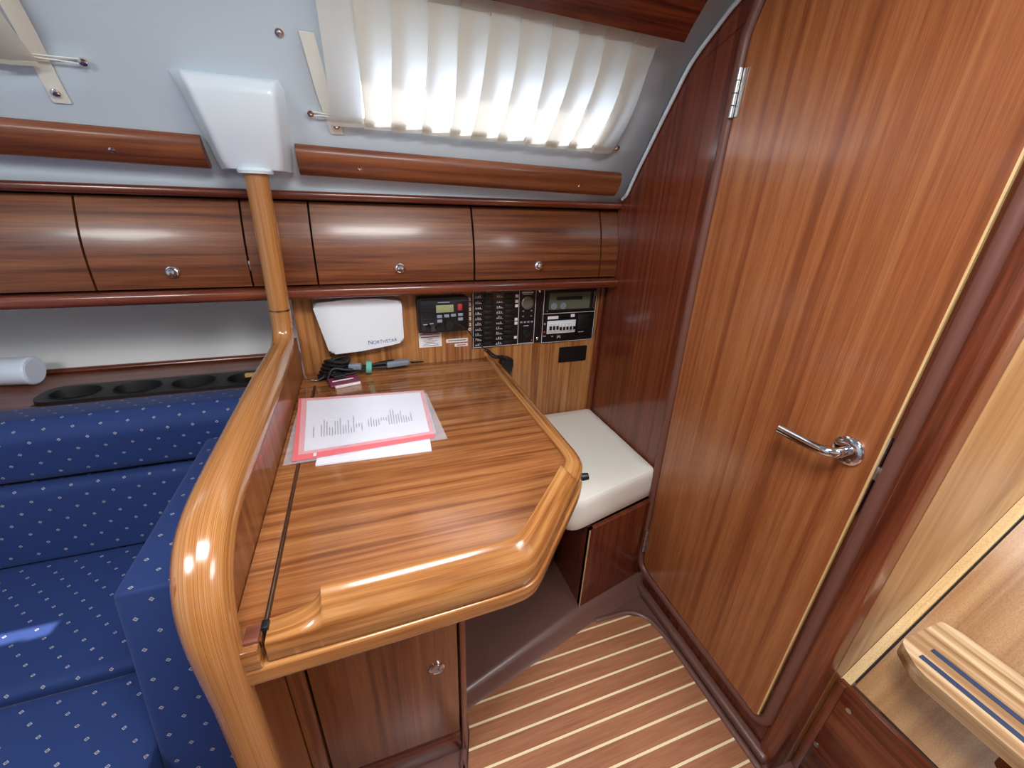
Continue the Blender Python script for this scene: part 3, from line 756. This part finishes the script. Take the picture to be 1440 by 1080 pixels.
tag(box('wood_offcut', (-.372, 1.352, .7475), (-.315, 1.366, .7575), 'orange', None, .001), 'small pale wooden offcut lying in a cup holder next to the post', 'offcut')
t = thing('plastic_tumbler', 'white translucent plastic tumbler lying on its side on the settee shelf', 'tumbler')
lathe('tumbler_body', [(.0, 0), (.036, 0), (.040, .004), (.0405, .012), (.039, .02), (.0385, .12), (.037, .125), (0, .125)], 'cup', t, 28, (-.905, 1.46, .7835), (-1, .12, 0))
lathe('base_ring', [(.030, -.001), (.033, -.001), (.033, .001), (.030, .001)], 'cup', t, 28, (-.9045, 1.46, .7835), (-1, .12, 0))
# ------------------------------------------------------------------ instruments on the board (y = 1.335)
YW = 1.335
t = thing('instrument_cover', 'white plastic instrument cover with a dark brand name on the veneered board', 'cover')
cv = [(-.150, .982), (.104, .982), (.100, .846), (-.010, .822), (-.118, .818), (-.126, .83)]
def slab(name, poly, rad, y0, y1, mat, parent, b=.004, seg=3):
    return prism(name, rounded(poly, rad, 5), 'Y', y0, y1, mat, parent, b, seg)
slab('cover_shell', [(-.150, .976), (-.06, .984), (.03, .984), (.103, .974), (.102, .842), (.06, .834), (-.03, .822), (-.120, .817)], [.012, .05, .05, .012, .016, .05, .05, .016], YW-.036, YW-.0002, 'plastic', t, .008, 4)
text('lettering', 'N', .019, 'blueink', t, (-.008, YW-.0363, .8415), (1, 0, .06), (0, 0, 1))
text('lettering', 'ORTHSTAR', .0145, 'blueink', t, (.0065, YW-.0363, .8423), (1, 0, .06), (0, 0, 1))
# VHF radio
vh = thing('vhf_radio', 'black marine radio with a green display mounted beside the white cover', 'radio')
slab('radio_body', [(.148, .980), (.314, .980), (.314, .868), (.150, .866)], .010, YW-.040, YW-.0002, 'black', vh, .006, 3)
YF = YW-.0402
slab('radio_face', [(.154, .974), (.308, .974), (.308, .874), (.156, .872)], .008, YF-.006, YF, 'panelblk', vh, .003, 2)
YR = YF-.006
for k in range(7): box('speaker_slot', (.163, YR-.0012, .908+k*.0082), (.199, YR+.001, .9105+k*.0082), 'rubber', vh)
box('display', (.206, YR-.0014, .934), (.262, YR+.001, .958), 'lcd', vh, .0008)
rb = box('distress_button', (.275, YR-.003, .938), (.290, YR+.001, .960), 'red', vh, .002); 
for x, z in ((.208, .917), (.231, .918), (.253, .919), (.276, .920), (.208, .902), (.276, .905)): box('key', (x, YR-.003, z), (x+.016, YR+.001, z+.0095), 'key', vh, .0012)
for x, z, r in ((.178, .884, .0085), (.209, .885, .008), (.247, .893, .0165)): lathe('knob', [(r, 0), (r, .010), (r*.85, .013), (0, .013)], 'rubber', vh, 20, (x, YR, z), (0, -1, 0))
text('lettering', 'COBRA MARINE', .0068, 'line', vh, (.205, YR-.0004, .9645), (1, 0, 0), (0, 0, 1)) if False else None
for x, z, w_ in ((.164, .8965, .012), (.184, .8985, .012)): box('print', (x, YR-.0004, z), (x+w_, YR, z+.0022), 'line', vh)
box('print', (.212, YR-.0004, .965), (.250, YR, .9678), 'key', vh)
# microphone hanging with its coiled lead
mc = thing('radio_microphone', 'black hand microphone with a coiled lead hanging behind the table edge', 'microphone')
mloc = Vector((.432, 1.312, .735))
prism('microphone_body', rounded([(.434, .690), (.470, .690), (.474, .752), (.430, .752)], [.016, .016, .012, .012], 5), 'Y', 1.295, 1.331, 'black', mc, .008, 3)
box('talk_key', (.4735, 1.302, .715), (.4780, 1.322, .745), 'rubber', mc, .002)
def coil():
    base = smoothpath([(.306, YR+.004, .872), (.322, YR-.030, .850), (.345, 1.262, .822), (.372, 1.262, .798), (.398, 1.272, .775), (.432, 1.285, .765), (.446, 1.302, .751)], 24)
    N = len(base); out = []
    for i, p in enumerate(base):
        a = i/N; t = (base[min(i+1, N-1)]-base[max(i-1, 0)]).normalized()
        u = t.cross(Vector((0, 1, 0))).normalized(); v = t.cross(u)
        r = .0055 if a > .42 else .0
        if r: 
            for s in range(4):
                ph = (i+s/4)*1.35
                q = p+(base[min(i+1, N-1)]-p)*(s/4); out.append(q+u*r*math.cos(ph)+v*r*math.sin(ph))
        else: out.append(p)
    tube('coiled_lead', out, .0019, 'rubber', mc, 6)
coil()
# notices under the radio
def sticker(name, x0, x1, z0, z1, label, bars, cat='label', hdr=None, group=None):
    t = thing(name, label, cat, group)
    box('sheet', (x0, YW-.0008, z0), (x1, YW+.0003, z1), 'label', t)
    for bx0, bx1, bz, h, mt_ in bars: box('print', (x0+(x1-x0)*bx0, YW-.0013, z0+(z1-z0)*bz), (x0+(x1-x0)*bx1, YW-.0008, z0+(z1-z0)*bz+h), mt_, t)
sticker('notice_label', .152, .228, .806, .856, 'white notice with a red heading stuck below the radio', [(.06, .94, .86, .0038, 'red'), (.10, .9, .68, .0025, 'blueink'), (.4, .6, .54, .002, 'red'), (.2, .8, .42, .0014, 'blueink'), (.3, .7, .32, .0014, 'blueink'), (.2, .84, .21, .0014, 'blueink'), (.14, .86, .1, .0014, 'blueink')])
sticker('strip_label', .243, .318, .816, .829, 'long pale label strip stuck left of the switch panel corner', [(.08, .92, .4, .003, 'ink')])
sticker('strip_label', .272, .318, .800, .811, 'short pale label strip below the long one by the switch panel', [(.15, .85, .35, .0028, 'red')])
for k in range(7):
    z = .957-k*.0165-(.004 if k > 4 else 0)
    sticker('tab_label', .3205, .330, z, z+.010, 'one of the small white tabs beside the left edge of the switch panel', [(.2, .8, .4, .002, 'ink')], 'label', None, 'tabs beside the switch panel')
# switch panel
sw = thing('switch_panel', 'black switch panel with two columns of breakers and a round gauge', 'switch panel')
slab('panel_plate', [(.333, .995), (.566, .995), (.566, .792), (.333, .790)], .004, YW-.006, YW-.0002, 'panelblk', sw, .001, 1)
YP = YW-.006
def line(x0, z0, x1, z1, par, w_=.0016): 
    if abs(x1-x0) > abs(z1-z0): box('border_line', (min(x0, x1), YP-.0006, z0-w_/2), (max(x0, x1), YP, z0+w_/2), 'line', par)
    else: box('border_line', (x0-w_/2, YP-.0006, min(z0, z1)), (x0+w_/2, YP, max(z0, z1)), 'line', par)
line(.336, .793, .336, .992, sw); line(.336, .793, .562, .793, sw); line(.500, .793, .500, .992, sw); line(.562, .793, .562, .992, sw); line(.500, .796, .562, .796, sw, .001)
for k in range(10):
    z = .972-k*.0186
    for cx, ix in ((.374, .343), (.447, .418)):
        sb = box('breaker', (cx, YP-.004, z-.0065), (cx+.030, YP, z+.0065), 'rubber', sw, .001)
        box('breaker_rocker', (cx+.003, YP-.0065, z-.004), (cx+.024, YP-.004, z+.004), 'black', sb, .001)
        # pictogram: hull line with a little mark above
        ic = bmesh.new(); r_ = random.Random(k*7+int(cx*100))
        bm_box(ic, (ix, YP-.0005, z-.0062), (ix+.024, YP, z-.0052))
        for q in range(3):
            a = ix+.002+q*.007; h = r_.uniform(.002, .0075); bm_box(ic, (a, YP-.0005, z-.004), (a+r_.uniform(.0015, .004), YP, z-.004+h))
        from_bm('pictogram', ic, 'line', sw, 0)
for z in (.968, .950, .934, .886, .872, .820):
    box('white_tag', (.486, YP-.0009, z-.005), (.4965, YP, z+.005), 'label', sw)
box('white_tag', (.383, YP-.0009, .9835), (.400, YP, .9925), 'label', sw)
gz = (.531, .943)
lathe('gauge', [(.0225, 0), (.0225, .005), (.020, .0065), (.0185, .004), (0, .004)], 'steel', sw, 30, (gz[0], YP, gz[1]), (0, -1, 0))
lathe('gauge_dial', [(.0180, .0), (.0180, .0008), (0, .0008)], 'smoke', sw, 24, (gz[0], YP-.0042, gz[1]), (0, -1, 0))
for x, z in ((.514, .912), (.545, .912), (.514, .893), (.545, .893)):
    box('indicator', (x, YP-.001, z), (x+.006, YP, z+.004), 'key', sw)
for i in range(4): box('selector_key', (.507+i*.0135, YP-.0015, .871), (.515+i*.0135, YP, .877), 'key', sw)
box('print', (.510, YP-.0005, .976), (.552, YP, .981), 'line', sw); box('print', (.514, YP-.0005, .971), (.548, YP, .973), 'line', sw); box('print', (.520, YP-.0005, .859), (.540, YP, .861), 'line', sw)
lathe('selector_knob', [(.0155, 0), (.0155, .008), (.013, .011), (0, .011)], 'rubber', sw, 24, (.531, YP, .836), (0, -1, 0))
lathe('screw', [(.003, 0), (.003, .001), (0, .0014)], 'chrome', sw, 10, (.555, YP, .804), (0, -1, 0))
# joining strip + mains panel
jn = thing('panel_joint_strip', 'black strip with two domed screws between the switch panel and the mains panel', 'strip')
slab('strip_plate', [(.567, .995), (.589, .995), (.589, .793), (.567, .793)], .001, YW-.003, YW-.0002, 'panelblk', jn, .0005, 1)
for z in (.982, .808): lathe('screw', [(.0055, 0), (.0055, .001), (.003, .003), (0, .0035)], 'chrome', jn, 14, (.578, YW-.003, z), (0, -1, 0))
ac = thing('mains_panel', 'black mains panel with a tinted inspection window and white circuit breakers', 'mains panel')
slab('panel_plate', [(.591, .996), (.808, .996), (.808, .790), (.591, .788)], .005, YW-.006, YW-.0002, 'panelblk', ac, .001, 1)
line(.594, .792, .594, .993, ac); line(.594, .791, .804, .791, ac); line(.594, .899, .804, .899, ac); line(.804, .792, .804, .993, ac)
slab('window_bezel', [(.603, .980), (.798, .980), (.798, .908), (.603, .908)], .003, YP-.004, YP, 'black', ac, .001, 1)
slab('inspection_window', [(.612, .974), (.776, .974), (.776, .914), (.612, .914)], .002, YP-.0050, YP-.004, 'smoke', ac, 0)
for x in (.632, .668): lathe('meter', [(.012, 0), (.012, .0015), (.010, .0012), (0, .0012)], 'grey', ac, 18, (x, YP-.0050, .9265), (0, -1, 0))
box('window_cable', (.640, YP-.0070, .948), (.742, YP-.0050, .960), 'rubber', ac, .001)
slab('catch', [(.789, .976), (.794, .976), (.794, .912), (.789, .912)], .001, YP-.007, YP-.004, 'steel', ac, .0005, 1)
lathe('screw', [(.003, 0), (.003, .001), (0, .0014)], 'chrome', ac, 10, (.608, YP-.004, .9095), (0, -1, 0))
box('breaker_surround', (.612, YP-.003, .824), (.727, YP, .872), 'plastic', ac, .001)
for i in range(8):
    x = .616+i*.0136
    mb = box('circuit_breaker', (x, YP-.010, .834), (x+.012, YP-.003, .862), 'label', ac, .001)
    box('toggle', (x+.002, YP-.014, .841 if i in (0, 1, 2) else .838), (x+.010, YP-.009, .855 if i in (0, 1, 2) else .850), 'black', mb, .001)
box('white_tag', (.613, YP-.0009, .878), (.655, YP, .889), 'label', ac); box('white_tag', (.705, YP-.0009, .882), (.721, YP, .893), 'label', ac)
box('socket_plate', (.735, YP-.004, .835), (.782, YP, .890), 'rubber', ac, .002)
lathe('pilot_lamp', [(.004, 0), (.004, .002), (0, .003)], 'key', ac, 12, (.603, YP, .862), (0, -1, 0))
lathe('pilot_lamp', [(.004, 0), (.004, .002), (0, .003)], 'red', ac, 12, (.602, YP, .832), (0, -1, 0))
text('pictogram', '|A|', .013, 'line', ac, (.655, YP-.0004, .806), (1, 0, 0), (0, 0, 1))
for x, z, w_ in ((.632, .812, .008), (.742, .822, .022), (.598, .815, .012), (.604, .9865, .05)): box('print', (x, YP-.0005, z), (x+w_, YP, z+.002), 'line', ac)
vp = thing('blanking_plate', 'plain black rectangular plate screwed on the board below the mains panel', 'plate')
slab('plate', [(.672, .765), (.789, .765), (.789, .704), (.672, .704)], .002, YW-.004, YW-.0002, 'panelblk', vp, .001, 1)
for x in (.678, .783): lathe('screw', [(.0022, 0), (.0022, .0008), (0, .001)], 'black', vp, 8, (x, YW-.004, .735), (0, -1, 0))
# ------------------------------------------------------------------ things on the chart table
cbn = thing('cable_bundle', 'tangle of black cables and grey adapters tied with a green band on the table', 'cables')
r_ = random.Random(11)
for k in range(10):
    y = 1.275+r_.uniform(-.012, .016); z = TZ+.008+.007*(k % 3)
    pts = [(-.150+r_.uniform(-.012, .015), y+r_.uniform(-.03, .01), TZ+.006), (-.115, y+r_.uniform(-.02, .02), z+r_.uniform(0, .02)), (-.07, y+r_.uniform(-.012, .012), z+.006), (-.02, 1.288+r_.uniform(-.006, .006), TZ+.018+.004*(k % 3)), (.03+r_.uniform(0, .03), 1.298+r_.uniform(-.012, .012), z+.008), (.075+r_.uniform(0, .03), 1.308+r_.uniform(-.01, .01), TZ+.012+.006*(k % 2))]
    tube('cable', smoothpath(pts, 7), .0044, 'rubber', cbn, 8)
for ph in range(5):
    pts = [(-.126+.034*math.cos(a)+.006*ph, 1.285+.020*math.sin(a), TZ+.009+.011*ph+.004*math.sin(2*a)) for a in [i*2*math.pi/20 for i in range(21)]]
    tube('cable', pts, .0052, 'rubber', cbn, 8)
tube('cable', smoothpath([(.115, 1.300, TZ+.022), (.140, 1.296, TZ+.022), (.158, 1.302, TZ+.018), (.148, 1.312, TZ+.014), (.12, 1.310, TZ+.014)], 8), .0026, 'rubber', cbn, 8)
rz = Matrix.Rotation(math.radians(8), 3, 'Z')
box('adapter', (.040, 1.285, TZ+.014), (.112, 1.309, TZ+.032), 'grey', cbn, .004, 3, rz)
box('plug', (-.072, 1.262, TZ+.024), (-.034, 1.282, TZ+.042), 'grey', cbn, .004, 3, Matrix.Rotation(math.radians(-10), 3, 'Z'))
box('plug', (-.115, 1.232, TZ+.010), (-.082, 1.248, TZ+.024), 'black', cbn, .003, 2, rz)
bandp = [(-.014+.002*math.sin(a), 1.288+.019*math.cos(a), TZ+.021+.018*math.sin(a)) for a in [i*2*math.pi/20 for i in range(20)]]
sweep('tie_band', bandp, [(-.0025, -.008), (.0025, -.008), (.0025, .008), (-.0025, .008)], 'green', cbn, up=Vector((1, 0, 0)), closed=True)
cdx = thing('card_pack', 'maroon and white packet lying against the cable tangle', 'packet')
rq = Matrix.Rotation(math.radians(14), 3, 'Z') @ Matrix.Rotation(math.radians(8), 3, 'X')
box('sleeve', (-.130, 1.205, TZ+.004), (-.045, 1.250, TZ+.011), 'maroon', cdx, .001, 1, rq)
box('white_edge', (-.118, 1.198, TZ+.0035), (-.046, 1.205, TZ+.010), 'label', cdx, .001, 1, rq, (-.0875, 1.2275, TZ+.0075))
box('white_band', (-.120, 1.226, TZ+.0105), (-.060, 1.231, TZ+.0118), 'label', cdx, 0, 1, rq, (-.0875, 1.2275, TZ+.0075))
tag(lathe('metal_plug', [(.0, 0), (.005, 0), (.005, .012), (.003, .014), (.003, .020), (0, .020)], 'chrome', None, 12, (-.178, 1.262, TZ+.0055), (1, -.3, .0)), 'small bright metal plug lying by the cable tangle', 'plug')
# papers
def sheet(name, poly, z, th, mat, parent, lift=0):
    N = 10; vs = []; fs = []; a, b_, c, d = [Vector(p) for p in poly]
    for dz in (0, th):
        for j in range(N+1):
            for i in range(N+1):
                u, v = i/N, j/N; p = a.lerp(b_, u).lerp(d.lerp(c, u), v)
                vs.append((p.x, p.y, z+dz+lift*(max(0, v-.6)**2*2.0*(1-.7*u)+.3*max(0, .2-u)**2*4)))
    K = (N+1)**2
    for j in range(N):
        for i in range(N):
            q = j*(N+1)+i; fs += [(q, q+1, q+N+2, q+N+1), (K+q, K+q+N+1, K+q+N+2, K+q+1)]
    for i in range(N):
        for q0, q1 in ((i, i+1), (N*(N+1)+i, N*(N+1)+i+1), (i*(N+1), (i+1)*(N+1)), (i*(N+1)+N, (i+1)*(N+1)+N)): fs.append((q0, q1, K+q1, K+q0))
    return mesh(name, vs, fs, mat, parent, None, 50)
Z1 = TZ+.0008
tag(sheet('paper_booklet', [(-.135, .800), (.103, .790), (.125, 1.075), (-.12, 1.09)], Z1, .0035, 'paper', None), 'white paper booklet at the bottom of the document pile, poking out below the pink folder', 'booklet')
s = thing('clear_wallet', 'clear plastic wallet in the document pile, reaching past the pink folder', 'plastic wallet')
sheet('film', [(-.197, .815), (.146, .826), (.136, 1.082), (-.196, 1.122)], Z1+.004, .0012, 'clear', s)
f_ = thing('pink_folder', 'pink plastic folder with red spine on the document pile', 'folder')
sheet('folder_back', [(-.180, .822), (.118, .836), (.128, 1.092), (-.198, 1.122)], Z1+.0056, .0022, 'pink', f_, .012)
box('clip', (-.140, .826, Z1+.0092), (-.134, .838, Z1+.0100), 'label', f_)
pg = thing('printed_sheet', 'white printed list lying on top of the pink folder', 'paper')
LF = .012
sheet('page', [(-.160, .852), (.110, .862), (.118, 1.082), (-.176, 1.100)], Z1+.0082, .0006, 'paper', pg, LF)
def pg_pt(u, v):
    a, b_, c, d = [Vector(p) for p in [(-.160, .852), (.110, .862), (.118, 1.082), (-.176, 1.100)]]
    p = a.lerp(b_, u).lerp(d.lerp(c, u), v)
    return (p.x, p.y, Z1+.0093+LF*(max(0, v-.6)**2*2.0*(1-.7*u)+.3*max(0, .2-u)**2*4))
vs = []; fs = []; r_ = random.Random(5)
us = [.06]+[.12+.0215*i for i in range(16)]+[.50+.0215*i for i in range(18)]
for i, u in enumerate(us):
    ln = r_.choice([.10, .16, .22, .28, .34]) if i else .22
    v0 = .20+r_.uniform(0, .02)+(.06 if i > 16 else 0); q = len(vs)
    if i in (14, 15, 22, 23, 24): v0 += .1; ln = .08
    nseg = 4
    for k in range(nseg+1): vs += [pg_pt(u, v0+ln*k/nseg), pg_pt(u+.008, v0+ln*k/nseg)]
    for k in range(nseg): fs.append((q+2*k, q+2*k+1, q+2*k+3, q+2*k+2))
mesh('printed_lines', vs, fs, 'print', pg, None, 0)
s2 = thing('clear_sleeve', 'clear plastic sleeve covering the printed list on the document pile', 'plastic sleeve')
sheet('film', [(-.170, .838), (.124, .846), (.130, 1.092), (-.190, 1.112)], Z1+.0100, .0006, 'clear', s2, LF)
# ------------------------------------------------------------------ companionway: engine box and step
eb = thing('engine_box', 'engine box with dark lower panel and slanting light plywood cover beside the bulkhead post', 'engine box')
SL = (1.217-.905)/(.767-.333)
def sx(z): return .905+(z-.333)*SL
box('lower_panel', (.892, -.75, 0), (.906, .283, .335), 'darky', eb, .002)
prism('cover_panel', [(sx(.338), .338), (sx(1.15), 1.15), (sx(1.15)+.02, 1.15), (sx(.338)+.02, .338)], 'Y', -.75, .262, 'panel', eb)
prism('cover_edging', [(sx(.33)-.004, .33), (sx(1.15)-.004, 1.15), (sx(1.15)+.022, 1.15), (sx(.33)+.022, .33)], 'Y', .2665, .2845, 'edge', eb)
prism('shadow_gap', [(sx(.34)+.004, .34), (sx(1.15)+.004, 1.15), (sx(1.15)+.016, 1.15), (sx(.34)+.016, .34)], 'Y', .262, .2665, 'gap', eb)
box('corner_post', (.886, .2665, .0), (.908, .2845, .333), 'darkz', eb, .002)
for y, z in ((.246, .285), (.262, .12)): lathe('plug_screw', [(.0055, -.001), (.0055, .0012), (.002, .001), (0, .001)], 'steel', eb, 14, (.892, y, z), (-1, 0, 0))
box('lower_step', (.80, -.75, .0), (.892, .225, .075), 'darky', eb, .006)
st = thing('companionway_step', 'laminated wooden companionway step with two navy non-slip strips', 'step')
prism('tread', rounded([(.855, .19), (.888, .236), (1.012, .236), (1.030, .21), (1.030, -.62), (.855, -.62)], [.05, .03, .01, 0, 0, .05], 6), 'Z', .505, .533, 'tread', st, .009, 4)
for x in (.884, .918): box('non_slip_strip', (x, -.56, .5325), (x+.011, .205, .5342), 'stripe', st, .0004, 1)
for y in (.06, -.45): tube('bracket_leg', [(.985, y, .510), (.965, y, .47), (sx(.40)-.002, y, .405)], .020, 'darkz', st, 16)
# ------------------------------------------------------------------ set every Empty at the base of its thing
bpy.context.view_layer.update()
for e in THINGS:
    lo = Vector((9, 9, 9)); hi = -lo
    def walk(o):
        for c in o.children:
            if c.type == 'MESH':
                for v in c.bound_box:
                    q = c.matrix_world @ Vector(v)
                    for i in range(3): lo[i] = min(lo[i], q[i]); hi[i] = max(hi[i], q[i])
            walk(c)
    walk(e)
    if lo.x > 8: continue
    e.location = ((lo.x+hi.x)/2, (lo.y+hi.y)/2, lo.z)
    for c in e.children: c.matrix_parent_inverse = Matrix.Translation(-e.location)
# sub-parts keep their world place under parts that carry their own location
for o in bpy.data.objects:
    if o.parent and o.parent.type == 'MESH' and o.parent.location.length > 0:
        o.matrix_parent_inverse = Matrix.Translation(-o.parent.location)
bpy.context.view_layer.update()
